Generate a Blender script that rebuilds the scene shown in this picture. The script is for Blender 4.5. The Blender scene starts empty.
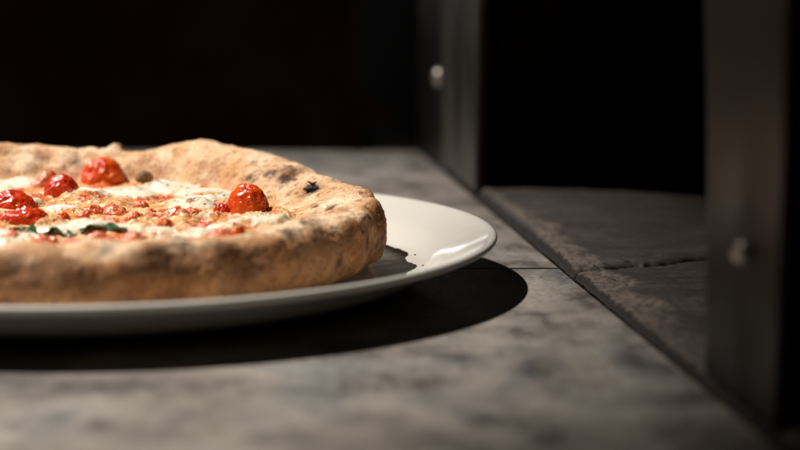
import bpy, bmesh, math, random
import numpy as np
from mathutils import Vector, Matrix

random.seed(4)
rng = np.random.default_rng(7)
S = bpy.context.scene
COL = S.collection
R = math.radians

# ------------------------------------------------------------------ camera
CAM_H, PITCH, FPX = 0.138, R(8.73), 1889.0
cam = bpy.data.cameras.new('camera')
cam.sensor_width = 36.0
cam.lens = FPX / 800 * 36
cam.clip_start, cam.clip_end = 0.01, 60
cam.dof.use_dof = True
cam.dof.focus_distance = 0.765
cam.dof.aperture_fstop = 5.8
camo = bpy.data.objects.new('camera', cam)
COL.objects.link(camo)
camo.location = (0, 0, CAM_H)
camo.rotation_euler = (R(90) - PITCH, 0, 0)
S.camera = camo

# ------------------------------------------------------------------ world and lamps
W = bpy.data.worlds.new('World')
S.world = W
W.use_nodes = True
bg = W.node_tree.nodes['Background']
bg.inputs[0].default_value = (1.0, 0.8, 0.62, 1)
bg.inputs[1].default_value = 0.005

def spot(name, loc, target, watts, size_deg, blend, radius, colour):
    l = bpy.data.lights.new(name, 'SPOT')
    l.energy, l.spot_size, l.spot_blend = watts, R(size_deg), blend
    l.shadow_soft_size, l.color = radius, colour
    o = bpy.data.objects.new(name, l)
    COL.objects.link(o)
    o.location = loc
    o.rotation_euler = (Vector(target) - Vector(loc)).to_track_quat('-Z', 'Y').to_euler()
    return o

EL, AZ, DIST = R(61), R(-9), 3.0
aim = Vector((-0.10, 0.70, 0.02))
lamp_at = aim + DIST * Vector((-math.cos(EL) * math.cos(AZ), -math.cos(EL) * math.sin(AZ), math.sin(EL)))
lamp = spot('spot_lamp', lamp_at, (-0.25, 0.74, 0), 720, 14.5, 0.85, 0.021, (1.0, 0.94, 0.87))
wl = bpy.data.lights.new('back_lamp', 'AREA')
wl.shape, wl.size, wl.size_y, wl.energy, wl.color = 'RECTANGLE', 0.36, 0.06, 0.22, (1.0, 0.97, 0.93)
wo = bpy.data.objects.new('back_lamp', wl)
COL.objects.link(wo)
wo.location = (-0.27, 2.40, 0.185)            # a small dim lamp at the back: only its glint in the glaze shows
wo.rotation_euler = (Vector((-0.1, 0.7, 0.0)) - Vector(wo.location)).to_track_quat('-Z', 'Y').to_euler()
lamp.rotation_euler = (lamp.rotation_euler.to_quaternion() @ Matrix.Rotation(R(-6), 3, 'Z').to_quaternion()).to_euler()
lamp.scale = (1.7, 1, 1)                      # an oval pool of light, long way along the counter

S.view_settings.view_transform = 'Standard'
S.view_settings.look = 'None'
S.view_settings.exposure = 0
S.view_settings.gamma = 1
S.render.engine = 'CYCLES'
S.cycles.use_denoising = True
S.cycles.max_bounces = 8

# ------------------------------------------------------------------ helpers
cP, sP = math.cos(PITCH), math.sin(PITCH)

def at(x, y, z=0.0):
    """point of the level plane z seen at photo pixel x, y (used once, to measure places)"""
    u, v = (x - 400) / FPX, (225 - y) / FPX
    d = (u, cP + v * sP, -sP + v * cP)
    t = (z - CAM_H) / d[2]
    return Vector((d[0] * t, d[1] * t, z))

def pix(P):
    P = np.asarray(P, float)
    dx, dy, dz = P[..., 0], P[..., 1], P[..., 2] - CAM_H
    zc = dy * cP - dz * sP
    v = dy * sP + dz * cP
    return 400 + FPX * dx / zc, 225 - FPX * v / zc, zc

def _hash(ix, iy, iz, seed):
    h = (ix * 374761393 + iy * 668265263 + iz * 2147483647 + seed * 1274126177) & 0xFFFFFFFF
    h = ((h ^ (h >> 13)) * 1274126177) & 0xFFFFFFFF
    h = (h ^ (h >> 16)) & 0xFFFFFFFF
    h = ((h * 2246822519) & 0xFFFFFFFF) ^ (h >> 7)
    return (h & 0xFFFFFF) / float(0xFFFFFF)

def vnoise(P, freq, seed=0):
    """value noise, -1..1, P (...,3)"""
    Q = np.asarray(P, float) * freq + 117.3
    i = np.floor(Q).astype(np.int64)
    f = Q - i
    f = f * f * f * (f * (f * 6 - 15) + 10)
    out = 0
    for a in (0, 1):
        wx = f[..., 0] if a else 1 - f[..., 0]
        for b in (0, 1):
            wy = f[..., 1] if b else 1 - f[..., 1]
            for c in (0, 1):
                wz = f[..., 2] if c else 1 - f[..., 2]
                out = out + wx * wy * wz * _hash(i[..., 0] + a, i[..., 1] + b, i[..., 2] + c, seed)
    return out * 2 - 1

def fbm(P, freq, octaves=4, seed=0, gain=0.5):
    s, a, n = 0, 1, 0
    for k in range(octaves):
        s = s + a * vnoise(P, freq * 2.03 ** k, seed + k * 17)
        n += a
        a *= gain
    return s / n

def sstep(a, b, x):
    t = np.clip((x - a) / (b - a), 0, 1)
    return t * t * (3 - 2 * t)

def mix(a, b, t):
    t = np.asarray(t)[..., None]
    return np.asarray(a) * (1 - t) + np.asarray(b) * t

def tag(o, label=None, cat=None, group=None, kind=None):
    for k, v in (('label', label), ('category', cat), ('group', group), ('kind', kind)):
        if v:
            o[k] = v
    return o

def empty(name, loc):
    o = bpy.data.objects.new(name, None)
    o.empty_display_size = 0.02
    COL.objects.link(o)
    o.location = loc
    return o

def mesh_obj(name, verts, faces, mat, parent=None, smooth=True, colours=None, loc=None):
    me = bpy.data.meshes.new(name)
    me.from_pydata([tuple(map(float, v)) for v in verts], [], [tuple(map(int, f)) for f in faces])
    if colours is not None:
        for nm, arr in colours.items():
            at_ = me.color_attributes.new(nm, 'FLOAT_COLOR', 'POINT')
            c = np.ones((len(verts), 4), np.float32)
            c[:, :3] = arr
            at_.data.foreach_set('color', c.ravel())
    me.polygons.foreach_set('use_smooth', [smooth] * len(me.polygons))
    me.materials.append(mat)
    me.update()
    o = bpy.data.objects.new(name, me)
    COL.objects.link(o)
    place(o, parent, loc)
    return o

def place(o, parent=None, loc=None):
    """vertices are given in world coordinates; loc (or the parent) sets the origin"""
    base = Vector((0, 0, 0))
    p = parent
    while p:
        base = base + p.location
        p = p.parent
    org = Vector(loc) if loc is not None else base
    if org.length > 0 and o.type == 'MESH':
        o.data.transform(Matrix.Translation(-org))
    if parent:
        o.parent = parent
    o.location = org - base
    return o

def bm_obj(name, bm, mat, parent=None, smooth=True, loc=None):
    me = bpy.data.meshes.new(name)
    bm.normal_update()
    bm.to_mesh(me)
    bm.free()
    me.polygons.foreach_set('use_smooth', [smooth] * len(me.polygons))
    me.materials.append(mat)
    o = bpy.data.objects.new(name, me)
    COL.objects.link(o)
    place(o, parent, loc)
    return o

def grid_faces(nu, nv, wrap_u=False):
    f = []
    for i in range(nu if wrap_u else nu - 1):
        i2 = (i + 1) % nu
        for j in range(nv - 1):
            f.append((i * nv + j, i2 * nv + j, i2 * nv + j + 1, i * nv + j + 1))
    return f

class Mat:
    def __init__(s, name):
        s.m = bpy.data.materials.new(name)
        s.m.use_nodes = True
        s.t = s.m.node_tree
        s.b = s.t.nodes['Principled BSDF']
    def n(s, typ, **kw):
        nd = s.t.nodes.new(typ)
        for k, v in kw.items():
            if k in nd.inputs.keys() if isinstance(k, str) else False:
                nd.inputs[k].default_value = v
            else:
                setattr(nd, k, v)
        return nd
    def link(s, a, b):
        s.t.links.new(a, b)
    def set(s, **kw):
        for k, v in kw.items():
            k = k.replace('_', ' ')
            s.b.inputs[k].default_value = v
        return s
    def coord(s, scale=(1, 1, 1), which='Object'):
        c = s.n('ShaderNodeTexCoord')
        mp = s.n('ShaderNodeMapping')
        mp.inputs['Scale'].default_value = scale
        s.link(c.outputs[which], mp.inputs['Vector'])
        return mp.outputs[0]
    def noise(s, vec, scale, detail=4, rough=0.55):
        nd = s.n('ShaderNodeTexNoise')
        nd.inputs['Scale'].default_value = scale
        nd.inputs['Detail'].default_value = detail
        nd.inputs['Roughness'].default_value = rough
        s.link(vec, nd.inputs['Vector'])
        return nd.outputs[0]
    def ramp(s, fac, stops, interp='LINEAR'):
        r = s.n('ShaderNodeValToRGB')
        r.color_ramp.interpolation = interp
        e = r.color_ramp.elements
        while len(e) < len(stops):
            e.new(0.5)
        for el, (p, c) in zip(e, stops):
            el.position = p
            el.color = (c, c, c, 1) if isinstance(c, (int, float)) else (*c, 1)
        s.link(fac, r.inputs[0])
        return r.outputs[0]
    def mixc(s, a, b, fac, mode='MIX'):
        m = s.n('ShaderNodeMix', data_type='RGBA', blend_type=mode)
        for sock, v in ((m.inputs[0], fac), (m.inputs[6], a), (m.inputs[7], b)):
            if hasattr(v, 'is_linked') or hasattr(v, 'links'):
                s.link(v, sock)
            elif isinstance(v, (int, float)):
                sock.default_value = v
            else:
                sock.default_value = (*v, 1)
        return m.outputs[2]
    def attr(s, name):
        a = s.n('ShaderNodeAttribute')
        a.attribute_name = name
        return a.outputs['Color']
    def base(s, c):
        s.link(c, s.b.inputs['Base Color'])
        return s
    def rough(s, c):
        s.link(c, s.b.inputs['Roughness'])
        return s
    def bump(s, height, strength=0.3, dist=0.001, prev=None):
        b = s.n('ShaderNodeBump')
        b.inputs['Strength'].default_value = strength
        b.inputs['Distance'].default_value = dist
        s.link(height, b.inputs['Height'])
        if prev is not None:
            s.link(prev, b.inputs['Normal'])
        s.link(b.outputs[0], s.b.inputs['Normal'])
        return b.outputs[0]

# ------------------------------------------------------------------ materials
def m_stone():
    m = Mat('dark_stone_slab')
    v = m.coord((1.15, 0.75, 1))
    v1 = m.coord((1, 1, 1))
    big = m.noise(v, 11, 6, 0.68)
    mid = m.noise(v, 45, 5, 0.62)
    grain = m.noise(m.coord((0.5, 1.0, 1)), 900, 4, 0.8)
    c = m.ramp(big, [(0.34, (0.105, 0.094, 0.087)), (0.45, (0.212, 0.189, 0.166)), (0.53, (0.25, 0.23, 0.21)), (0.60, (0.165, 0.162, 0.159)), (0.70, (0.262, 0.258, 0.25))])
    c = m.mixc(c, m.ramp(mid, [(0.32, (0.33, 0.30, 0.28)), (0.46, (0.95, 0.93, 0.91)), (0.66, (1.38, 1.33, 1.26))]), 0.9, 'MULTIPLY')
    c = m.mixc(c, m.ramp(grain, [(0.34, 0.35), (0.48, 0.95), (0.66, 1.25)]), 0.85, 'MULTIPLY')
    st = m.noise(m.coord((1, 0.75, 1)), 24, 5, 0.7)
    c = m.mixc(c, m.ramp(st, [(0.36, (0.50, 0.48, 0.46)), (0.46, (1, 1, 1)), (0.64, (1.12, 1.12, 1.12))]), 0.75, 'MULTIPLY')
    pits = m.n('ShaderNodeTexVoronoi')
    pits.inputs['Scale'].default_value = 95
    m.link(v1, pits.inputs['Vector'])
    c = m.mixc(c, m.ramp(pits.outputs['Distance'], [(0.05, 0.12), (0.085, 1.0)]), 0.85, 'MULTIPLY')
    dust = m.noise(m.coord((1, 0.8, 1)), 1500, 2, 0.6)
    c = m.mixc(c, (0.42, 0.38, 0.33), m.ramp(dust, [(0.66, 0.0), (0.70, 0.5)]))
    scr = m.noise(m.coord((0.06, 1.0, 1)), 420, 3, 0.6)
    c = m.mixc(c, m.ramp(scr, [(0.30, 0.45), (0.40, 1.0)]), 0.7, 'MULTIPLY')
    m.base(c)
    m.rough(m.ramp(mid, [(0.3, 0.42), (0.7, 0.62)]))
    p = m.bump(grain, 0.7, 0.0009)
    p = m.bump(mid, 0.5, 0.0018, p)
    m.bump(m.ramp(pits.outputs['Distance'], [(0.03, 0.0), (0.09, 1.0)]), 0.5, 0.0008, p)
    m.set(Specular_IOR_Level=0.45)
    return m.m

def m_attr_stone():
    m = Mat('oven_floor_brick')
    c = m.attr('Col')
    g = m.noise(m.coord((0.5, 1.2, 1)), 520, 4, 0.65)
    h = m.noise(m.coord(), 1500, 2, 0.6)
    c = m.mixc(c, m.ramp(g, [(0.32, 0.55), (0.55, 1.0), (0.75, 1.35)]), 0.8, 'MULTIPLY')
    m.base(c)
    m.set(Roughness=0.75, Specular_IOR_Level=0.25)
    p = m.bump(g, 0.5, 0.0009)
    m.bump(h, 0.4, 0.0004, p)
    return m.m

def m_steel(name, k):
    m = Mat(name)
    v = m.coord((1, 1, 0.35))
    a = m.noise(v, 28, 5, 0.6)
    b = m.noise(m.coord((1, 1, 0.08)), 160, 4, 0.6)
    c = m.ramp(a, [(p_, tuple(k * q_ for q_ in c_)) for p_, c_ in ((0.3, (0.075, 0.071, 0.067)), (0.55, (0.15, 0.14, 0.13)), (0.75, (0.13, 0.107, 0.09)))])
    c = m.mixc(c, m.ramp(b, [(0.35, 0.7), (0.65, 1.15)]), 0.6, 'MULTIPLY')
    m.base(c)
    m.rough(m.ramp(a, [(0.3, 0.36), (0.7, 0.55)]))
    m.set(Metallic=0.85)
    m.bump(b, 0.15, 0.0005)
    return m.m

def m_simple(name, col, rough=0.5, metallic=0.0, spec=0.5, var=0.25, scale=60, bumpd=0.0):
    m = Mat(name)
    a = m.noise(m.coord(), scale, 4, 0.6)
    lo = tuple(x * (1 - var) for x in col)
    hi = tuple(min(1, x * (1 + var)) for x in col)
    m.base(m.ramp(a, [(0.3, lo), (0.7, hi)]))
    m.set(Roughness=rough, Metallic=metallic, Specular_IOR_Level=spec)
    if bumpd:
        m.bump(a, 0.6, bumpd)
    return m.m

def m_ceramic():
    m = Mat('glazed_offwhite_ceramic')
    a = m.noise(m.coord(), 35, 4, 0.55)
    sp = m.noise(m.coord(), 900, 2, 0.5)
    c = m.ramp(a, [(0.3, (0.60, 0.575, 0.515)), (0.7, (0.635, 0.612, 0.555))])
    c = m.mixc(c, m.ramp(sp, [(0.74, 1.0), (0.79, 0.6)]), 0.6, 'MULTIPLY')
    m.base(c)
    m.rough(m.ramp(a, [(0.3, 0.09), (0.7, 0.13)]))
    m.set(Specular_IOR_Level=0.5)
    m.bump(a, 0.12, 0.0012)
    return m.m

def m_crust():
    m = Mat('baked_dough')
    c = m.attr('Col')
    g1 = m.noise(m.coord(), 480, 5, 0.75)
    g2 = m.noise(m.coord(), 1100, 3, 0.7)
    c = m.mixc(c, m.ramp(g1, [(0.31, (0.50, 0.32, 0.22)), (0.43, (1, 0.97, 0.94)), (0.66, (1.22, 1.22, 1.22))]), 0.9, 'MULTIPLY')
    c = m.mixc(c, m.ramp(g2, [(0.36, (0.34, 0.20, 0.13)), (0.435, (1, 1, 1)), (0.60, (1.12, 1.12, 1.12))]), 0.85, 'MULTIPLY')
    m.base(c)
    m.set(Roughness=0.72, Specular_IOR_Level=0.25, Subsurface_Weight=0.12, Subsurface_Scale=0.003)
    m.b.inputs['Subsurface Radius'].default_value = (1.0, 0.5, 0.25)
    p = m.bump(g1, 0.75, 0.0013)
    m.bump(g2, 0.6, 0.0006, p)
    return m.m

def m_topping():
    m = Mat('melted_cheese_and_sauce')
    c = m.attr('Col')
    g1 = m.noise(m.coord(), 420, 4, 0.65)
    g2 = m.noise(m.coord(), 1000, 2, 0.6)
    c2 = m.mixc(c, m.ramp(g1, [(0.36, (0.75, 0.38, 0.16)), (0.47, (1, 1, 1)), (0.7, (1.12, 1.14, 1.18))]), 0.85, 'MULTIPLY')
    c2 = m.mixc(c2, (0.88, 0.80, 0.60), m.ramp(g2, [(0.62, 0.0), (0.69, 0.75)]))
    c = m.mixc(c, c2, m.attr('Grain'))
    m.base(c)
    m.rough(m.ramp(g1, [(0.35, 0.06), (0.65, 0.22)]))
    m.set(Specular_IOR_Level=0.5, Subsurface_Weight=0.2, Subsurface_Scale=0.002)
    m.b.inputs['Subsurface Radius'].default_value = (1.0, 0.6, 0.3)
    p = m.bump(g1, 0.5, 0.0012)
    m.bump(g2, 0.5, 0.0005, p)
    for nd in m.t.nodes:
        if nd.type == 'BUMP':
            mm = m.n('ShaderNodeMath', operation='MULTIPLY')
            m.link(m.attr('Grain'), mm.inputs[0])
            mm.inputs[1].default_value = 0.6
            m.link(mm.outputs[0], nd.inputs['Strength'])
    return m.m

def m_tomato(name, dark, light, cover=0.68):
    m = Mat(name)
    a = m.noise(m.coord(), 90, 4, 0.6)
    g = m.noise(m.coord(), 430, 3, 0.65)
    h = m.noise(m.coord(), 1100, 2, 0.6)
    c = m.ramp(a, [(0.32, dark), (0.68, light)])
    c = m.mixc(c, (0.82, 0.62, 0.38), m.ramp(h, [(cover - 0.05, 0.0), (cover + 0.03, 0.6)]))
    m.base(c)
    m.rough(m.ramp(g, [(0.3, 0.08), (0.7, 0.18)]))
    m.set(Specular_IOR_Level=0.6, Subsurface_Weight=0.05, Subsurface_Scale=0.003)
    m.b.inputs['Subsurface Radius'].default_value = (1.0, 0.2, 0.08)
    p = m.bump(g, 0.6, 0.0010)
    m.bump(h, 0.4, 0.0005, p)
    return m.m

M = dict(stone=m_stone(), brick=m_attr_stone(), steel=m_steel('shaded_steel', 0.36), steel_lit=m_steel('lit_steel', 1.15), ceramic=m_ceramic(), crust=m_crust(), topping=m_topping())  # same steel twice: jambs darkened, flange brightened, light level put into the colour
M['bolt'] = m_simple('worn_steel_bolt', (0.80, 0.74, 0.66), 0.42, 1.0, 0.5, 0.15, 200)
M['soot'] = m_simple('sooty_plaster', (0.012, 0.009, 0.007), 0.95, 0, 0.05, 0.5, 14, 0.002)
M['wallm'] = m_simple('dark_painted_wall', (0.52, 0.24, 0.15), 0.9, 0, 0.1, 0.5, 6)
M['tom_bright'] = m_tomato('roasted_tomato_skin', (0.54, 0.028, 0.004), (0.78, 0.14, 0.012))
M['tom_dark'] = m_tomato('roasted_tomato_dark_skin', (0.40, 0.014, 0.005), (0.66, 0.055, 0.008))
M['tom_flesh'] = m_tomato('cut_tomato_flesh', (0.52, 0.030, 0.008), (0.76, 0.16, 0.045), 0.56)
M['basil'] = m_simple('wilted_basil', (0.022, 0.055, 0.010), 0.30, 0, 0.5, 0.5, 160, 0.0008)
M['toast'] = m_simple('toasted_dough', (0.20, 0.105, 0.050), 0.6, 0, 0.3, 0.6, 260, 0.001)
M['char'] = m_simple('burnt_dough', (0.018, 0.014, 0.012), 0.55, 0, 0.4, 0.6, 500, 0.0008)
M['grated'] = m_simple('grated_hard_cheese', (0.80, 0.66, 0.44), 0.3, 0, 0.6, 0.25, 300)
M['speck'] = m_simple('burnt_flour_speck', (0.03, 0.02, 0.015), 0.8, 0, 0.3, 0.4, 300)

# ------------------------------------------------------------------ oven axis: s runs along the oven face towards the camera, e runs into the oven
O0 = Vector((0.0388, 1.021, 0))
DS = Vector((0.126, -0.992, 0)).normalized()
DE = Vector((0.992, 0.126, 0)).normalized()

def oven_pt(s, e, z):
    return O0 + DS * s + DE * e + Vector((0, 0, z))

# ------------------------------------------------------------------ dark wall behind
bm = bmesh.new()
bmesh.ops.create_cube(bm, size=1)
bmesh.ops.scale(bm, vec=(5.0, 0.1, 2.6), verts=bm.verts)
bmesh.ops.translate(bm, vec=(-0.6, 2.75, 0.6), verts=bm.verts)
w = bm_obj('wall', bm, M['wallm'], smooth=False, loc=(-0.6, 2.75, -0.7))
tag(w, kind='structure')

# ------------------------------------------------------------------ stone slabs of the counter
def slab(name, poly, label):
    """level slab from a polygon (x, y), 60 mm thick, with a small worn edge"""
    bm = bmesh.new()
    vs = [bm.verts.new((x, y, 0)) for x, y in poly]
    f = bm.faces.new(vs)
    r = bmesh.ops.extrude_face_region(bm, geom=[f])
    bmesh.ops.translate(bm, vec=(0, 0, -0.06), verts=[g for g in r['geom'] if isinstance(g, bmesh.types.BMVert)])
    bmesh.ops.recalc_face_normals(bm, faces=bm.faces)
    ed = [e for e in bm.edges if all(abs(v.co.z) < 1e-6 for v in e.verts)]
    bmesh.ops.bevel(bm, geom=ed, offset=0.0012, segments=2, affect='EDGES')
    c = Vector((sum(p[0] for p in poly) / len(poly), sum(p[1] for p in poly) / len(poly), -0.06))
    o = bm_obj(name, bm, M['stone'], smooth=False, loc=c)
    tag(o, label, 'stone slab', 'stone slabs of the counter')
    return o

JY = 0.779
def crack_x(y, off=0.0):
    s = (y - O0.y) / DS.y
    return (O0 + DS * s).x + off
GAP = -0.0020
slab('stone_slab', [(-1.1, JY + 0.0005), (crack_x(JY, GAP), JY + 0.0005), (crack_x(1.215, GAP), 1.215), (-1.1, 1.215)],
     'grey brown stone counter slab behind the joint, under the far half of the plate')
slab('stone_slab', [(-1.1, 0.15), (crack_x(0.15, GAP), 0.15), (crack_x(JY, GAP), JY - 0.0006), (-1.1, JY - 0.0006)],
     'grey stone counter slab in the foreground, under the shadow and near half of the plate')

# ------------------------------------------------------------------ the oven: floor bricks, front with arch, jambs, chamber
oven = empty('pizza_oven', oven_pt(0.22, 0.3, -0.06))
tag(oven, 'dark wood fired oven with arched mouth, steel jambs and sooty brick floor', 'oven')

def joint_s(e):
    return 0.2555 - 0.40 * e + 0.0022 * vnoise(np.stack([e, e * 0, e * 0], -1), 70, 3) + 0.0012 * vnoise(np.stack([e, e * 0, e * 0], -1), 260, 5)

def brick(s_lo, s_hi, far):
    """worn floor brick: height field over (e, k); its edge at the counter and at the joint is ragged"""
    ne, ns = 190, 300
    eg = np.concatenate([np.linspace(0, 0.05, 80), np.linspace(0.051, 0.42, ne - 80)])
    k = np.linspace(0, 1, ns)
    E_, K_ = np.meshgrid(eg, k, indexing='ij')
    sj = joint_s(E_)
    wj = 0.0011 + 0.0016 * sstep(0.004, 0.03, E_)
    if far:
        k2 = 1 - (1 - K_) ** 1.6
        S_ = s_lo + (sj - wj - s_lo) * k2
        dj = (sj - wj) - S_
    else:
        k2 = K_ ** 1.6
        S_ = (sj + wj) + (s_hi - sj - wj) * k2
        dj = S_ - (sj + wj)
    B = np.stack([E_, S_, E_ * 0], -1)
    ede = 0.0016 + 0.0007 * fbm(B, 110, 3, 11) + 0.0030 * sstep(0.24, 0.10, S_) + 0.0012 * fbm(B, 50, 2, 12) * sstep(0.24, 0.1, S_)                     # how far the worn edge reaches in
    rise = sstep(0, 1, np.clip(E_ / np.maximum(ede, 0.001), 0, 1))
    top = 0.0034 - 0.0024 * sstep(0.12, 0.27, S_)
    n = fbm(B, 90, 5, 21)
    n2 = fbm(B, 420, 3, 31)
    band = 0.010 + 0.012 * fbm(B, 45, 4, 41) + 0.006 * sstep(0.1, 0.22, S_)     # crumbly dusty strip along the edge
    dusty = sstep(band + 0.006, band - 0.003, E_) * sstep(0.0, 0.003, E_ - ede * 0.55)
    jd = np.exp(-np.clip(dj, 0, 1) / 0.0016)
    chip = sstep(0.05, 0.4, fbm(B, 150, 3, 51)) * np.exp(-np.clip(dj, 0, 1) / 0.006)
    lip = 0.0010 + 0.0011 * fbm(B, 300, 3, 13)
    z = -0.0016 + (0.0022 - 0.0004 * sstep(0.2, 0.4, S_)) * sstep(lip, lip + 0.0010, E_) + (top - 0.0008) * rise * sstep(lip, lip + 0.0010, E_)
    z = z + 0.0006 * n + 0.0003 * n2 + dusty * (0.0010 * n2 + 0.0009) * rise
    z = z - jd * 0.0030 - chip * (0.0018 if far else 0.0006)
    z = np.where(dj < 1e-6, -0.006, z)
    V = O0 + Vector((0, 0, 0))
    P = np.array(O0)[None, None] + S_[..., None] * np.array(DS) + E_[..., None] * np.array(DE)
    P[..., 2] = z
    soot = sstep(-0.5, 0.5, fbm(B, 16, 4, 61))
    dark = mix((0.048, 0.040, 0.035), (0.088, 0.072, 0.061), soot)
    streak = fbm(B * np.array([0.35, 1.5, 1]), 130, 4, 66)
    dark = dark * (1 + 0.35 * streak)[..., None]
    dust = mix((0.098, 0.078, 0.064), (0.170, 0.138, 0.114), sstep(-0.4, 0.4, fbm(B, 240, 3, 71)))
    c = mix(dark, dust, np.clip(dusty * (1 - 0.5 * sstep(0.30, 0.40, S_)), 0, 1) * 0.85)
    grey = sstep(ede * 1.05, ede * 0.6, E_) * sstep(0.24, 0.18, S_)
    c = mix(c, (0.050, 0.049, 0.050), grey * 0.85)
    c = mix(c, (0.022, 0.018, 0.016), sstep(lip + 0.0016, lip + 0.0009, E_))
    c = mix(c, (0.020, 0.015, 0.012), np.clip(jd * 0.9, 0, 1))
    c = mix(c, (0.15, 0.11, 0.08), chip * 0.6 * (1.0 if far else 0.4))
    pits = sstep(0.42, 0.6, fbm(B, 330, 2, 81))
    c = mix(c, (0.03, 0.024, 0.02), pits * 0.7)
    o = mesh_obj('floor_brick', P.reshape(-1, 3), grid_faces(ne, ns), M['brick'], oven, True, {'Col': np.clip(c, 0, 1).reshape(-1, 3)})
    sol = None
    o['label'] = 'far floor brick with crumbling dusty edge' if far else 'near floor brick with dusty edge at the crack'
    return o

brick(-0.22, 0.26, True)
brick(0.26, 0.62, False)
# dark bed under the bricks, closes the crack and the joint
bm = bmesh.new()
q = [oven_pt(-0.4, -0.02, -0.0026), oven_pt(0.8, -0.02, -0.0026), oven_pt(0.8, 0.7, -0.0026), oven_pt(-0.4, 0.7, -0.0026)]
q2 = [p + Vector((0, 0, -0.05)) for p in q]
v = [bm.verts.new(p) for p in q + q2]
for f in ((0, 1, 2, 3), (7, 6, 5, 4), (0, 4, 5, 1), (1, 5, 6, 2), (2, 6, 7, 3), (3, 7, 4, 0)):
    bm.faces.new([v[i] for i in f])
bmesh.ops.recalc_face_normals(bm, faces=bm.faces)
bm_obj('mortar_bed', bm, M['soot'], oven, False)

# arch outline
AC, AW, AZC, AN = 0.2293, 0.2138, 0.295, 2.3
def half_w(z):
    return AW * max(0.0, 1 - (max(0, z) / AZC) ** AN) ** (1 / AN)

def arch_path(n=28):
    pts = []
    for i in range(n + 1):
        t = i / n
        z = AZC * math.sin(t * math.pi / 2)
        pts.append((AC - half_w(z), z))
    right = [(2 * AC - s, z) for s, z in reversed(pts[:-1])]
    return pts + right

def extrude_outline(name, outline, e0, e1, mat, parent, bev=0.0, z0=0.0):
    """outline in (s, z), pushed from depth e0 to e1"""
    bm = bmesh.new()
    vs = [bm.verts.new(oven_pt(s, e0, z + z0)) for s, z in outline]
    f = bm.faces.new(vs)
    r = bmesh.ops.extrude_face_region(bm, geom=[f])
    bmesh.ops.translate(bm, vec=DE * (e1 - e0), verts=[g for g in r['geom'] if isinstance(g, bmesh.types.BMVert)])
    bmesh.ops.recalc_face_normals(bm, faces=bm.faces)
    if bev:
        ed = [e for e in bm.edges if e.calc_face_angle(0) > 0.6]
        bmesh.ops.bevel(bm, geom=ed, offset=bev, segments=3, affect='EDGES')
    return bm_obj(name, bm, mat, parent, False)

ap = arch_path()
# plastered front round the mouth
front = [(-0.75, -0.004), (ap[0][0] - 0.006, -0.004)] + [(s + (-0.006 if s < AC else 0.006 if s > AC else 0), z + 0.008) for s, z in ap] \
    + [(ap[-1][0] + 0.006, -0.004), (1.05, -0.004), (1.05, 0.75), (-0.75, 0.75)]
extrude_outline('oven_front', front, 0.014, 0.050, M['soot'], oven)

def jamb(sgn, s_out, label, bolts):
    zt = 0.285
    inner = []
    for i in range(25):
        z = zt * i / 24
        h = half_w(z)
        inner.append((AC - h if sgn < 0 else AC + h, z))
    outline = inner + [(s_out, zt), (s_out, 0.0)]
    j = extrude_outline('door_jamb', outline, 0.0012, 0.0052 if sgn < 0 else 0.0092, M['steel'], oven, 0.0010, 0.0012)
    j['label'] = label
    if sgn < 0:                                           # flat flange along the mouth, colour brightened to stand in for stronger light
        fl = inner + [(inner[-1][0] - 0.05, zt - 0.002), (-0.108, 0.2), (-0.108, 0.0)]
        extrude_outline('edge_flange', [(a_ - 0.0, b_) for a_, b_ in fl], -0.0006, 0.0022, M['steel_lit'], j, 0.0006, 0.0014)
    for s, z, r in bolts:
        bm = bmesh.new()
        rings = [(r, 0.0), (r, 0.0012), (r * 0.93, 0.0022), (r * 0.72, 0.0034), (r * 0.4, 0.0042), (r * 0.12, 0.0045)]
        n = 28
        vr = []
        for rr, h in rings:
            vr.append([bm.verts.new(oven_pt(s + rr * math.cos(2 * math.pi * k / n), 0.0013 - h, z + rr * math.sin(2 * math.pi * k / n))) for k in range(n)])
        for a, b in zip(vr, vr[1:]):
            for k in range(n):
                bm.faces.new((a[k], a[(k + 1) % n], b[(k + 1) % n], b[k]))
        bm.faces.new(vr[-1])
        bmesh.ops.recalc_face_normals(bm, faces=bm.faces)
        bm_obj('bolt', bm, M['bolt'], j, True)
    return j

def s_of(y):
    return (y - O0.y) / DS.y
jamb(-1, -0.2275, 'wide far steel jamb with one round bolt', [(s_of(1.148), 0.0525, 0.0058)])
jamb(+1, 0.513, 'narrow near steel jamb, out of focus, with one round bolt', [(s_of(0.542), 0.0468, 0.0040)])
# steel band over the crown
crown = [p for p in ap if p[1] > 0.286]
crown = crown + [(s, z + 0.05) for s, z in reversed(crown)]
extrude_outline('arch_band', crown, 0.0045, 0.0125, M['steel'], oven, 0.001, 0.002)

# vaulted brick chamber behind the front
nv, nh = 40, 20
verts, faces = [], []
for i in range(nv):
    phi = math.pi * i / (nv - 1)
    for j in range(nh):
        t = j / (nh - 1) * math.pi / 2
        rs = 0.42
        s = AC - rs * math.cos(phi) * math.cos(t * 0.98)
        z = -0.006 + 0.42 * math.sin(t)
        e = 0.052 + 0.62 * math.sin(phi) * math.cos(t * 0.98)
        verts.append(oven_pt(s, e, z))
faces = grid_faces(nv, nh)
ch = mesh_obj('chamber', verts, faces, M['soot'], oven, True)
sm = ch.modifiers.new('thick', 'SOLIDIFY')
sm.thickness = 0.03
sm.offset = 1

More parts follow.
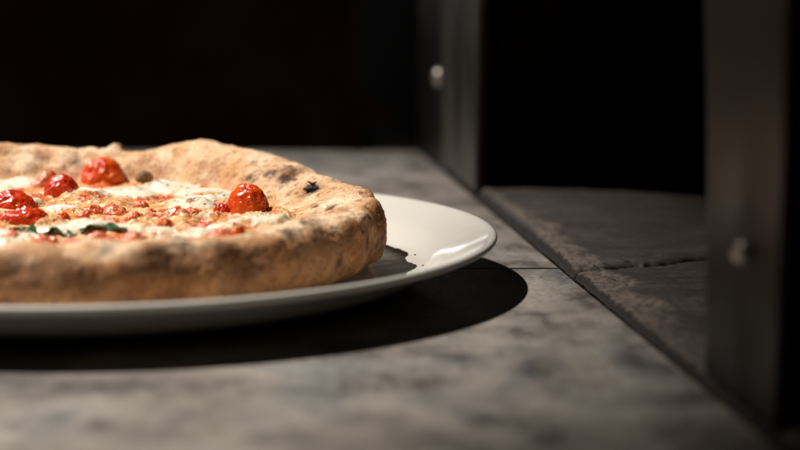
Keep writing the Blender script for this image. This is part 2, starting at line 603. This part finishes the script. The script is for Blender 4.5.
# ------------------------------------------------------------------ plate
PC = Vector((-0.1205, 0.743, 0))
PRY = 0.965
prof = [(0.000, 0.0050), (0.04, 0.0050), (0.08, 0.0052), (0.108, 0.0055), (0.122, 0.0060), (0.1285, 0.0068), (0.1325, 0.0088), (0.1355, 0.0114),
        (0.1388, 0.0138), (0.1430, 0.0156), (0.1490, 0.0179), (0.1535, 0.0198), (0.1558, 0.0209), (0.1572, 0.0214), (0.1584, 0.0212), (0.1590, 0.0203), (0.1590, 0.0194),
        (0.1582, 0.0185), (0.1560, 0.0176), (0.1490, 0.0154), (0.1420, 0.0126), (0.1350, 0.0084), (0.1270, 0.0046), (0.1180, 0.0024), (0.1040, 0.0016),
        (0.1020, 0.0004), (0.1005, 0.0), (0.0985, 0.0), (0.0970, 0.0005), (0.0955, 0.0016), (0.05, 0.0017), (0.0, 0.0017)]
n = 160
verts, faces = [], []
for k in range(n):
    a = 2 * math.pi * k / n
    for r, z in prof:
        wob = 1 + 0.0012 * math.sin(3 * a + 1)
        verts.append((PC.x + r * wob * math.cos(a), PC.y + PRY * r * wob * math.sin(a), z + 0.0003 * (r / 0.16) ** 2 * math.sin(2 * a + 0.6)))
faces = grid_faces(n, len(prof), True)
plate = mesh_obj('dinner_plate', verts, faces, M['ceramic'], None, True, loc=(PC.x, PC.y, 0))
bm = bmesh.new()
bm.from_mesh(plate.data)
bmesh.ops.remove_doubles(bm, verts=bm.verts, dist=1e-5)
bmesh.ops.recalc_face_normals(bm, faces=bm.faces)
bm.to_mesh(plate.data)
bm.free()
plate.data.polygons.foreach_set('use_smooth', [True] * len(plate.data.polygons))
ss = plate.modifiers.new('smooth', 'SUBSURF')
ss.levels = ss.render_levels = 2
tag(plate, 'round off white glazed ceramic plate carrying the pizza on the stone counter', 'plate')

# ------------------------------------------------------------------ pizza
ZC = Vector((-0.140, 0.752, 0))
ZB = 0.0060
TZ = 0.0275
pizza = empty('pizza', (ZC.x, ZC.y, ZB))
tag(pizza, 'baked pizza with puffed crust, roasted tomatoes, melted cheese and basil on the plate', 'pizza')

def interp_deg(tab, deg):
    d = [t[0] for t in tab]
    v = [t[1] for t in tab]
    return np.interp(deg % 360, d + [360 + d[0]], v + [v[0]], period=360)

# outline by angle (0 = right, 90 = back, 270 = front)
RO = [(0, .1335), (12, .1335), (22, .131), (32, .126), (45, .130), (60, .134), (75, .134), (90, .130), (105, .132), (125, .136), (150, .134), (180, .136), (215, .134),
      (250, .133), (270, .134), (290, .135), (310, .134), (325, .133), (340, .132), (350, .133)]
RI = [(0, .097), (20, .090), (40, .090), (55, .093), (70, .094), (90, .092), (120, .094), (180, .102), (240, .105), (270, .104), (300, .103), (330, .103), (345, .101)]
HC = [(0, .0352), (10, .0362), (20, .0368), (30, .0385), (42, .0430), (55, .0465), (66, .0475), (78, .0425), (90, .0430), (104, .0455), (120, .0480), (150, .046), (180, .044), (220, .040),
      (250, .0365), (270, .0360), (290, .0360), (310, .0355), (325, .0350), (345, .0345)]

NT, NPU, NPL, NPI = 900, 44, 22, 44
deg = np.arange(NT) * 360.0 / NT
th = np.radians(deg)
def smooth_periodic(a, k):
    ker = np.hanning(2 * k + 3)
    ker /= ker.sum()
    b = np.concatenate([a[-(k + 1):], a, a[:k + 1]])
    return np.convolve(b, ker, 'valid')
ro = smooth_periodic(interp_deg(RO, deg), 13)
ri = smooth_periodic(interp_deg(RI, deg), 26)
hc = smooth_periodic(interp_deg(HC, deg), 17) - 0.003
ring = np.stack([np.cos(th) * .13, np.sin(th) * .13, th * 0], -1)
ro = ro + 0.0012 * fbm(ring, 38, 3, 91)
ri = ri + 0.0040 * fbm(ring, 34, 3, 92)
hc = hc + 0.0012 * fbm(ring, 40, 3, 93)
CF = [(0, .74), (12, .76), (24, .74), (38, .62), (55, .56), (90, .52), (180, .5), (270, .5), (310, .52), (340, .66)]
rc = ri + (ro - ri) * smooth_periodic(interp_deg(CF, deg), 15)
zw = ZB + (hc - ZB) * 0.50
prof_r, prof_z = [], []
for i in range(NPL):                                     # underside, inner to outer
    t = i / NPL
    a = -math.pi / 2 + t * math.pi / 2
    prof_r.append((ro - 0.013) + 0.013 * math.cos(a) if i else ro - 0.016)
    prof_z.append(zw + (zw - ZB) * math.sin(a) if i else zw * 0 + ZB)
for i in range(NPU):                                     # outside shoulder
    a = (i / NPU) * math.pi / 2
    prof_r.append(rc + (ro - rc) * math.cos(a) ** 0.78)
    prof_z.append(zw + (hc - zw) * math.sin(a) ** 0.82)
for i in range(NPI + 1):                                 # inner slope
    t = i / NPI
    prof_r.append(rc + (ri - 0.006 - rc) * t)
    prof_z.append(hc + (0.0225 - hc) * (0.5 - 0.5 * math.cos(math.pi * t ** 0.95)))
pr, pz = np.stack(prof_r, 1), np.stack(prof_z, 1)
NPROF = pr.shape[1]
X = ZC.x + pr * np.cos(th)[:, None]
Y = ZC.y + pr * np.sin(th)[:, None]
P = np.stack([X, Y, pz], -1)
# lumps and blisters pushed outwards from the tube's centre line
cen = np.stack([ZC.x + (rc * np.cos(th)), ZC.y + (rc * np.sin(th)), (ZB + hc) / 2], -1)[:, None]
nd = P - cen
nd /= np.linalg.norm(nd, axis=-1, keepdims=True) + 1e-9
lump = 0.0026 * fbm(P, 60, 3, 101) + 0.0007 * fbm(P, 170, 3, 102) + 0.00045 * fbm(P, 600, 3, 103)
fade = sstep(ZB, ZB + 0.006, pz)
P = P + nd * (lump * fade)[..., None]

def surf(px_, py_):
    """crust vertex nearest to a photo pixel, front-most first"""
    x, y, zc = pix(P)
    d = np.hypot(x - px_, y - py_)
    cost = d + 30 * (zc - zc.min())
    i = np.unravel_index(np.argmin(np.where(d < d.min() + 2.5, cost, 1e9)), d.shape)
    return P[i], i

# blisters
blisters = [(306, 172, .0040, .0016), (284, 176, .0042, .0014), (255, 175, .0055, .0024), (332, 207, .0028, .0009), (312, 188, .0032, .0018), (240, 172, .006, .0015),
            (372, 200, .006, .0014), (117, 149, .0035, .0030), (200, 165, .007, .0018), (60, 158, .006, .0018), (350, 225, .008, .0014), (320, 235, .007, .0012),
            (180, 246, .005, .0018), (225, 250, .005, .0018), (140, 250, .006, .0018), (90, 246, .005, .0014), (35, 248, .006, .0018), (270, 243, .005, .0016), (300, 262, .005, .0012), (120, 270, .006, .0012), (215, 268, .005, .0012), (360, 250, .006, .001), (262, 200, .004, .001)]
for bx, by, br, bh in blisters:
    c, i = surf(bx, by)
    d = np.linalg.norm(P - c, axis=-1)
    P = P + nd * (bh * np.exp(-(d / br) ** 2))[..., None]

tone = fbm(P, 30, 4, 111)
tone2 = fbm(P, 110, 4, 112)
hrel = (pz - ZB) / (hc[:, None] - ZB)
outer = np.zeros_like(pr)
outer[:, :NPL + NPU // 2] = 1
bake = sstep(-0.55, 0.6, tone + 0.5 * tone2)
c = mix((0.74, 0.52, 0.325), (0.56, 0.315, 0.150), bake)
c = mix(c, (0.83, 0.66, 0.475), sstep(-0.05, 0.3, fbm(P, 85, 5, 113)) * 0.75)       # floury patches
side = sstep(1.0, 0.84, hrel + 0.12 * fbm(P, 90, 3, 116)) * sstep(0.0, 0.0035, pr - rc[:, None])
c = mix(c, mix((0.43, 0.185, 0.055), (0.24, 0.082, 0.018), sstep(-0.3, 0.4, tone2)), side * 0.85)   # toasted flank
freck = sstep(0.38, 0.46, fbm(P, 260, 3, 114) + 0.25 * tone)
c = mix(c, (0.17, 0.075, 0.030), freck * 0.55)
blot = sstep(0.34, 0.56, fbm(P, 62, 4, 115)) * sstep(0.25, 0.6, hrel)
c = mix(c, (0.17, 0.070, 0.026), blot * 0.5)
inner = np.zeros_like(pr)
inner[:, NPL + NPU:] = np.linspace(0, 1, NPI + 1)[None]
c = mix(c, (0.72, 0.50, 0.22), sstep(0.45, 0.9, inner) * 0.6)                     # oily inner foot
mott = sstep(0.0, 0.35, fbm(P, 150, 4, 117)) * sstep(0.02, 0.25, inner) * sstep(0.95, 0.6, inner)
c = mix(c, (0.46, 0.205, 0.095), mott * 0.5)
prng = np.random.default_rng(12)
chars = [(float(prng.normal(285, 9)), float(prng.normal(174, 4.5)), float(prng.uniform(.0008, .0021)), float(prng.uniform(.5, .95))) for k in range(16)] + \
    [(float(prng.uniform(366, 388)), float(prng.uniform(208, 252)), float(prng.uniform(.0006, .0016)), float(prng.uniform(.6, .95))) for k in range(22)] + \
    [(float(prng.uniform(250, 385)), float(prng.uniform(165, 262)), float(prng.uniform(.0004, .0010)), float(prng.uniform(.5, .9))) for k in range(40)] + [(290, 171, .0050, .45), (272, 172, .0030, .8), (284, 178, .0030, .85), (296, 170, .0028, .7), (310, 189, .0030, .98), (316, 189, .0030, .98), (331, 208, .0026, .85),
         (336, 205, .0018, .7), (305, 223, .0016, .8), (290, 234, .0022, .85), (378, 240, .0035, .5), (384, 236, .0022, .8), (386, 243, .0022, .8), (350, 240, .003, .4),
         (183, 245, .0035, .7), (222, 248, .0040, .75), (150, 259, .0055, .75), (168, 257, .004, .7), (8, 259, .006, .7), (60, 262, .004, .4), (108, 251, .003, .5),
         (340, 264, .0025, .7), (343, 270, .002, .6), (300, 251, .006, .35), (255, 256, .006, .35), (325, 246, .005, .4), (120, 148, .0025, .5), (203, 262, .004, .3),
         (90, 272, .005, .35), (25, 273, .005, .45), (48, 274, .004, .4), (250, 270, .005, .3), (372, 252, .004, .45), (382, 215, .003, .4), (75, 161, .002, .5)]
for bx, by, br, st in chars:
    q, i = surf(bx, by)
    d = np.linalg.norm(P - q, axis=-1) + 0.0024 * fbm(P, 480, 4, 121)
    k = sstep(br * 1.25, br * 0.55, d) * st
    c = mix(c, (0.036, 0.022, 0.019) if br < 0.0034 else (0.105, 0.046, 0.020), k * (1.0 if br < 0.0034 else 0.85))
    c = mix(c, (0.22, 0.105, 0.045), sstep(br * 2.2, br * 1.0, d) * (1 - k) * st * 0.6)
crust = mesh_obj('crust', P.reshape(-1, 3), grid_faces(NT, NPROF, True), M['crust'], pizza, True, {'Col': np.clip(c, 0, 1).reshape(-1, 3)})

# dough base under the toppings (closes the bottom)
nb = 120
vb = [(ZC.x, ZC.y, ZB)] + [(ZC.x + .119 * math.cos(2 * math.pi * k / nb), ZC.y + .119 * math.sin(2 * math.pi * k / nb), ZB + 0.0004) for k in range(nb)]
mesh_obj('dough_base', vb, [(0, 1 + (k + 1) % nb, 1 + k) for k in range(nb)], M['char'], pizza)

def dish_z(x, y):
    r, a = math.hypot(x - ZC.x, y - ZC.y), math.degrees(math.atan2(y - ZC.y, x - ZC.x)) % 360
    i_, c_, h_ = (float(np.interp(a, deg, q, period=360)) for q in (ri, rc, hc))
    t = (r - c_) / (i_ - 0.006 - c_)
    if t >= 1:
        return TZ
    return max(TZ, h_ + (0.0225 - h_) * (0.5 - 0.5 * math.cos(math.pi * max(0, t) ** 0.95)))

def hit(px_, py_, lift=0.001):
    """where the photo's sight line through a pixel meets the dish of the pizza, behind the front crust"""
    q = at(px_, py_, 0.060)
    d = (q - Vector((0, 0, CAM_H))).normalized()
    y0 = ZC.y - 0.085
    q = Vector((0, 0, CAM_H)) + d * (y0 / d.y)
    for k in range(900):
        if q.z <= dish_z(q.x, q.y) + lift:
            break
        q = q + d * 0.0003
    return q

# ---- toppings as one height field

nr, na = 230, 760
rr = (np.linspace(0, 1, nr) ** 0.75)
aa = np.arange(na) * 2 * math.pi / na
ri_a = np.interp(np.degrees(aa), deg, ri, period=360) + 0.002
RR = rr[None] * ri_a[:, None]
TX = ZC.x + RR * np.cos(aa)[:, None]
TY = ZC.y + RR * np.sin(aa)[:, None]
B = np.stack([TX, TY, TX * 0], -1)

def blob(px_, py_, rx, ry, z=TZ + 0.003):
    p = hit(px_, py_, 0.003)
    d = np.sqrt(((TX - p.x) / rx) ** 2 + ((TY - p.y) / ry) ** 2) + 0.38 * fbm(B, 75, 4, 131)
    return sstep(1.15, 0.45, d)

moz = np.zeros_like(RR)
for b in [(128, 188, .016, .016), (165, 185, .020, .018), (205, 190, .016, .016), (190, 200, .014, .012), (20, 176, .014, .022), (5, 168, .012, .014), (55, 168, .010, .016), (95, 191, .010, .007),
          (270, 217, .010, .007), (245, 218, .012, .006), (190, 231, .012, .009), (265, 232, .009, .012), (140, 226, .018, .006), (60, 226, .016, .005), (20, 232, .012, .006),
          (100, 224, .02, .004), (30, 200, .006, .004), (160, 238, .012, .008), (225, 222, .009, .006), (60, 205, .008, .005), (5, 240, .01, .01)]:
    moz = np.maximum(moz, blob(*b))
moz_r = np.zeros_like(RR)
for k in range(26):                                        # the half of the pizza outside the picture
    a, r_ = rng.uniform(90, 270), rng.uniform(.02, .095)
    p = (ZC.x - 0.03 + r_ * math.cos(R(a)), ZC.y + r_ * math.sin(R(a)))
    d = np.hypot(TX - p[0], TY - p[1]) / rng.uniform(.008, .018) + 0.35 * fbm(B, 80, 3, 132)
    moz_r = np.maximum(moz_r, sstep(1.15, 0.5, d))
moz = np.maximum(moz, moz_r * sstep(-0.155, -0.17, TX))
crag = fbm(B, 130, 4, 141)
fine = fbm(B, 420, 3, 142)
gran = np.maximum(0, fbm(B, 640, 2, 145)) * sstep(-0.35, 0.1, fbm(B, 50, 2, 146))
TH = TZ + 0.0026 * moz + (0.0011 * crag + 0.0006 * fine) * (1 - 0.7 * sstep(0.25, 0.7, moz)) + 0.0010 * gran * (1 - 0.75 * sstep(0.3, 0.8, moz)) + 0.0034 * np.maximum(0, fbm(B, 62, 2, 143)) + 0.0016 * np.maximum(0, fbm(B, 130, 2, 144))
edge = sstep(0.80, 1.0, rr)[None] * np.ones_like(RR)
TH = TH - 0.0020 * sstep(0.9, 1.0, edge)
sauce = mix((0.52, 0.055, 0.014), (0.70, 0.21, 0.045), sstep(-0.4, 0.5, crag))
mixd = mix((0.72, 0.33, 0.11), (0.80, 0.62, 0.36), sstep(-0.3, 0.4, fine))        # cheese fused with sauce
c = mix(sauce, mixd, sstep(-0.34, 0.18, fbm(B, 110, 4, 151)))
c = mix(c, mix((0.76, 0.69, 0.49), (0.80, 0.77, 0.66), sstep(-0.4, 0.3, crag)), sstep(0.2, 0.6, moz))
brown = sstep(0.14, 0.36, fbm(B, 120, 4, 161)) * sstep(-0.2, 0.3, crag + fine)
c = mix(c, (0.50, 0.185, 0.035), brown * 0.85)
oil = sstep(0.15, 0.45, fbm(B, 85, 3, 171)) * (1 - sstep(0.3, 0.7, moz))
c = mix(c, (0.80, 0.40, 0.07), oil * 0.5)
for bx, by, rx, ry, col, st in [(295, 224, .005, .008, (0.80, 0.33, 0.03), .9), (270, 237, .008, .006, (0.78, 0.36, 0.04), .8), (215, 216, .006, .004, (0.60, 0.24, 0.04), .8), (200, 213, .006, .006, (0.42, 0.45, 0.26), .8),
                                (205, 195, .007, .004, (0.60, 0.22, 0.04), .85), (163, 194, .003, .002, (0.6, 0.25, 0.05), .7), (162, 204, .005, .003, (0.6, 0.25, 0.05), .7), (60, 200, .010, .004, (0.70, 0.42, 0.12), .6),
                                (172, 178, .012, .008, (0.72, 0.58, 0.22), .7), (40, 226, .012, .004, (0.75, 0.38, 0.08), .7), (290, 213, .005, .02, (0.75, 0.52, 0.22), .6)]:
    p = hit(bx, by, 0.002)
    d = np.sqrt(((TX - p.x) / rx) ** 2 + ((TY - p.y) / ry) ** 2) + 0.5 * fbm(B, 150, 3, 181)
    c = mix(c, col, sstep(1.2, 0.5, d) * st)
specks = sstep(0.50, 0.62, fbm(B, 480, 2, 191))
c = mix(c, (0.86, 0.76, 0.54), sstep(0.18, 0.45, gran) * 0.6)
c = mix(c, (0.10, 0.05, 0.02), specks * 0.6)
gmask = (1 - 0.8 * sstep(0.3, 0.7, moz))[..., None] * np.ones(3)
TP = np.stack([TX, TY, TH], -1)
mesh_obj('cheese_topping', TP.reshape(-1, 3), grid_faces(na, nr, True), M['topping'], pizza, True, {'Col': np.clip(c, 0, 1).reshape(-1, 3), 'Grain': gmask.reshape(-1, 3)})

def top_z(x, y):
    i = np.argmin((TX - x) ** 2 + (TY - y) ** 2)
    return float(TH.ravel()[i])

# ---- tomato pieces
def tomato(cx, cy_base, wpx, hpx, mat, kind='half', yaw=0.0, seed=0, depth=0.8, label=None, sink=0.25):
    """cx, cy_base: photo pixel of the foot; wpx, hpx: its size there. Built where that pixel meets the topping"""
    p = hit(cx, cy_base)
    sc = p.length / FPX * 1.0
    w_, h_ = wpx * sc / 2, hpx * sc
    p.y += w_ * depth
    p.z = dish_z(p.x, p.y) * 0.7 + p.z * 0.3 - h_ * 0.12
    bm = bmesh.new()
    bmesh.ops.create_icosphere(bm, subdivisions=5, radius=1)
    V = np.array([v.co[:] for v in bm.verts])
    sd = np.array([seed * 3.1, seed * 1.7, seed * 0.9])
    wr = 1 - np.abs(fbm(V + sd, 2.6, 3, 201 + seed))
    wr2 = fbm(V + sd, 6.5, 3, 205 + seed)
    rad = 1 + 0.10 * (wr - 0.85) * 2 + 0.035 * wr2 + 0.006 * fbm(V + sd, 14, 2, 207) + 0.09 * fbm(V + sd, 1.1, 2, 209)
    V = V * rad[:, None]
    if kind == 'wedge':                                   # a quarter, its cut edge to the sky
        x, y, z = V.T
        zz = z * (0.45 + 0.55 * sstep(-1.0, 0.9, x))
        V = np.stack([x, y * (0.55 + 0.3 * sstep(1, -1, x)), np.where(zz > 0, zz * (1 - 0.30 * np.abs(y)), zz)], -1)
    if kind == 'crushed':
        V[:, 2] *= 0.9 + 0.35 * fbm(V + sd, 1.8, 3, 215)
    low = V[:, 2] < -0.25
    V[low, 2] = -0.25 + (V[low, 2] + 0.25) * 0.2
    V = V * np.array([w_, w_ * depth, h_ * 1.06])
    ca, sa = math.cos(yaw), math.sin(yaw)
    V = np.stack([V[:, 0] * ca - V[:, 1] * sa, V[:, 0] * sa + V[:, 1] * ca, V[:, 2]], -1)
    for v, q in zip(bm.verts, V):
        v.co = Vector(q) + p
    o = bm_obj('tomato', bm, M[mat], pizza, True, loc=p)
    if label:
        o['label'] = label
    return o

T = [
    (101, 183, 46, 26, 'tom_bright', 'half', 0.1, 1, .85, 'wrinkled bright red tomato half near the back crust'),
    (42, 187, 34, 22, 'tom_flesh', 'wedge', 0.5, 2, .7, 'cut orange red tomato wedge beside the darker tomato'),
    (59, 197, 38, 23, 'tom_dark', 'half', 0.2, 3, .8, 'dark red blistered tomato in front of the wedge'),
    (10, 208, 48, 18, 'tom_dark', 'half', 0.0, 4, .7, 'flattened dark red tomato at the picture edge'),
    (20, 224, 58, 17, 'tom_dark', 'crushed', 0.0, 5, .6, 'long collapsed dark red tomato'),
    (78, 226, 27, 19, 'tom_bright', 'wedge', 0.0, 6, .5, 'pointed red tomato wedge'),
    (113, 214, 28, 10, 'tom_flesh', 'crushed', 0.0, 7, .8, None),
    (110, 223, 24, 11, 'tom_flesh', 'wedge', 2.8, 8, .8, None),
    (151, 216, 16, 9, 'tom_bright', 'crushed', 0.0, 9, .8, None),
    (176, 216, 30, 10, 'tom_flesh', 'crushed', 0.0, 10, .7, None),
    (247, 213, 45, 31, 'tom_bright', 'half', -0.2, 11, .85, 'large bright orange red tomato beside the right crust'),
    (221, 212, 18, 11, 'tom_dark', 'crushed', 0.0, 12, .9, None),
    (216, 241, 30, 14, 'tom_flesh', 'crushed', 0.0, 13, .7, None),
    (237, 242, 17, 16, 'tom_bright', 'wedge', 0.0, 14, .7, 'small red tomato wedge by the front crust'),
    (98, 244, 42, 12, 'tom_flesh', 'crushed', 0.0, 15, .5, None),
    (44, 247, 32, 12, 'tom_flesh', 'crushed', 0.0, 16, .5, None),
    (92, 214, 24, 10, 'tom_flesh', 'crushed', 0.3, 31, .7, None),
    (134, 219, 20, 9, 'tom_flesh', 'crushed', 0.5, 32, .7, None),
    (163, 226, 24, 9, 'tom_flesh', 'crushed', 1.0, 33, .7, None),
    (192, 214, 20, 9, 'tom_flesh', 'crushed', 2.0, 34, .7, None),
    (206, 228, 22, 9, 'tom_flesh', 'crushed', 0.0, 35, .7, None),
    (60, 220, 22, 10, 'tom_bright', 'crushed', 1.0, 36, .7, None),
    (132, 241, 30, 10, 'tom_flesh', 'crushed', 0.0, 37, .7, None),
    (172, 243, 26, 10, 'tom_flesh', 'crushed', 0.4, 38, .7, None),
    (72, 247, 24, 10, 'tom_flesh', 'crushed', 0.0, 39, .7, None),
    (8, 240, 26, 11, 'tom_flesh', 'crushed', 0.0, 40, .7, None),
    (140, 206, 16, 7, 'tom_flesh', 'crushed', 0.0, 41, .7, None),
    (30, 206, 16, 8, 'tom_bright', 'crushed', 0.0, 42, .7, None),
]
for t in T:
    tomato(*t[:9], label=t[9])
for k in range(9):                                        # some on the half outside the frame
    a, r_ = R(100 + k * 19), .05 + .035 * (k % 2)
    q = Vector((ZC.x - .035 + r_ * math.cos(a), ZC.y + r_ * math.sin(a), TZ))
    if q.x > -0.185:
        continue
    x_, y_, _ = pix(np.array(q))
    tomato(float(x_), float(y_), 42, 22, 'tom_bright' if k % 2 else 'tom_dark', 'half', k, 20 + k, .85)

# ---- basil
def leaf(pts, wid, label=None):
    """leaf along a list of photo pixels on the topping"""
    mid = []
    for x, y, lift in pts:
        q = hit(x, y, 0.002)
        q.z = max(top_z(q.x, q.y), TZ) + lift
        mid.append(q)
    n = 40
    cum = np.linspace(0, len(mid) - 1, n)
    verts = []
    for k in range(n):
        t = cum[k]
        i = min(int(t), len(mid) - 2)
        f = t - i
        q = mid[i].lerp(mid[i + 1], f)
        u = k / (n - 1)
        w_ = wid * (math.sin(math.pi * min(1, max(0, u))) ** 0.7) + 0.0003
        for j in range(9):
            s_ = (j - 4) / 4
            verts.append((q.x, q.y + s_ * w_, q.z + 0.0008 * abs(s_) ** 1.3 * math.sin(u * 9 + s_) + 0.0004 * math.sin(u * 17 + 2 * s_) - 0.0004 * (1 - abs(s_))))
    o = mesh_obj('basil_leaf', verts, grid_faces(n, 9), M['basil'], pizza)
    m_ = o.modifiers.new('thick', 'SOLIDIFY')
    m_.thickness = 0.0006
    if label:
        o['label'] = label
leaf([(14, 229, .0008), (22, 228, .0020), (30, 229, .0016), (40, 232, .0004)], .0034)
leaf([(44, 231, .0004), (55, 230, .0013), (66, 231, .0011), (77, 233, .0002)], .0022)
leaf([(80, 230, .0002), (92, 229, .0008), (108, 229, .0013), (128, 232, .0006)], .0020)
leaf([(268, 168 + 47, .0002), (262, 216, .0005), (258, 217, .0003)], .002)

# ---- charred bubbles and flakes
def char_lump(name, c, rx, rz, seed, mat='char'):
    bm = bmesh.new()
    bmesh.ops.create_icosphere(bm, subdivisions=4, radius=1)
    V = np.array([v.co[:] for v in bm.verts])
    V = V * (1 + 0.30 * fbm(V + seed * 2.3, 1.7, 4, 301 + seed))[:, None] * np.array([rx, rx * 0.9, rz])
    for v, q in zip(bm.verts, V):
        v.co = Vector(q) + Vector(c)
    return bm_obj(name, bm, M[mat], pizza, True, loc=c)
def flake(name, c, core, spikes, seed):
    bm = bmesh.new()
    bmesh.ops.create_icosphere(bm, subdivisions=5, radius=1)
    V = np.array([v.co[:] for v in bm.verts])
    k = 1 + 0.45 * fbm(V + seed, 2.2, 4, 311)
    for d, l, sharp in spikes:
        d = np.array(d) / np.linalg.norm(d)
        k = k + l * np.exp(-sharp * (1 - V @ d))
    V = V * k[:, None] * np.array([core, core * 0.8, core * 0.55])
    for v, q in zip(bm.verts, V):
        v.co = Vector(q) + Vector(c)
    return bm_obj(name, bm, M['char'], pizza, True, loc=c)
p, _ = surf(312, 189.5)
flake('burnt_bubble', Vector(p) + Vector((0, 0, .0001)), .0023, [((1, 0, 0), .7, 9), ((-1, -.3, 0), .8, 10), ((.6, -.6, .3), .5, 16), ((-.4, .2, .6), .4, 16)], 1.3)
flake('burnt_flake', Vector(p) + Vector((.0002, .0012, .0020)), .0010, [((-1, 0, .9), 1.5, 14), ((1, 0, .75), 1.3, 14), ((.7, -.4, -.7), .9, 12), ((-.3, 0, -1), .8, 12)], 4.1)
q = hit(143, 183)
char_lump('burnt_bubble', q + Vector((0, .004, .0016)), .0040, .0030, 2, 'toast')
p, _ = surf(117, 149)
char_lump('crust_bubble', Vector(p) + Vector((0, 0, .0005)), .0032, .0020, 3, 'toast')

# ---- grated cheese grains over the toppings: nobody could count them
bm = bmesh.new()
gv, gf = [], []
for k in range(900):
    a = rng.uniform(0, 2 * math.pi)
    r_ = math.sqrt(rng.uniform(0, 1)) * 0.100
    x_, y_ = ZC.x + r_ * math.cos(a), ZC.y + r_ * math.sin(a)
    if fbm(np.array([x_, y_, 0.0]), 42, 2, 401) < -0.12:
        continue
    i = np.argmin((TX.ravel() - x_) ** 2 + (TY.ravel() - y_) ** 2) if False else None
    gv.append((x_, y_))
gxy = np.array(gv)
ang = np.mod(np.arctan2(gxy[:, 1] - ZC.y, gxy[:, 0] - ZC.x), 2 * math.pi)
rad = np.hypot(gxy[:, 0] - ZC.x, gxy[:, 1] - ZC.y)
ia = np.clip((ang / (2 * math.pi) * na).astype(int), 0, na - 1)
ir = np.clip((np.clip(rad / ri_a[ia], 0, 1) ** (1 / 0.75) * (nr - 1)).round().astype(int), 0, nr - 1)
gz = TH[ia, ir]
verts, faces = [], []
for (x_, y_), z_, r_, a_ in zip(gxy, gz, rad, ia):
    if r_ > ri_a[a_] - .004:
        continue
    l, w_, h_ = rng.uniform(.0004, .0010), rng.uniform(.0003, .0005), rng.uniform(.0002, .0004)
    ca, sa = math.cos(rng.uniform(0, 6.3)), math.sin(rng.uniform(0, 6.3))
    b0 = len(verts)
    for sx, sy, sz in ((-1, -1, -1), (1, -1, -1), (1, 1, -1), (-1, 1, -1), (-.7, -.7, 1), (.8, -.6, 1), (.6, .8, 1), (-.8, .6, 1)):
        dx, dy = sx * l * rng.uniform(.7, 1.2), sy * w_ * rng.uniform(.7, 1.2)
        verts.append((x_ + dx * ca - dy * sa, y_ + dx * sa + dy * ca, z_ + .0001 + sz * h_ * rng.uniform(.6, 1.2)))
    for f in ((3, 2, 1, 0), (4, 5, 6, 7), (0, 1, 5, 4), (1, 2, 6, 5), (2, 3, 7, 6), (3, 0, 4, 7)):
        faces.append(tuple(b0 + i for i in f))
g = mesh_obj('grated_cheese', verts, faces, M['grated'], pizza, False)
g['kind'] = 'stuff'

# ------------------------------------------------------------------ specks on the plate
def speck(px_, py_, r_, label, seed):
    q = at(px_, py_, 0.0070)
    rr_ = math.hypot(q.x - PC.x, (q.y - PC.y) / PRY)
    zs = float(np.interp(rr_, [a for a, b in prof[:12]], [b for a, b in prof[:12]]))
    q = at(px_, py_, zs)
    bm = bmesh.new()
    bmesh.ops.create_icosphere(bm, subdivisions=3, radius=1)
    V = np.array([v.co[:] for v in bm.verts])
    V = V * (1 + 0.35 * fbm(V + seed, 1.6, 3, 501))[:, None] * np.array([r_, r_ * 1.4, r_ * 0.6])
    for v, w_ in zip(bm.verts, V):
        v.co = Vector(w_) + q + Vector((0, 0, r_ * .4))
    o = bm_obj('crumb', bm, M['speck'], None, True, loc=q)
    tag(o, label, 'crumb', 'burnt crumbs on the plate')
speck(401, 251.5, .00042, 'burnt crumb on the plate, the one closest to the crust', 1)
speck(415, 255, .00040, 'burnt crumb on the plate, rightmost at the well edge', 2)
speck(423, 266, .00050, 'burnt crumb on the plate nearest the front rim', 3)
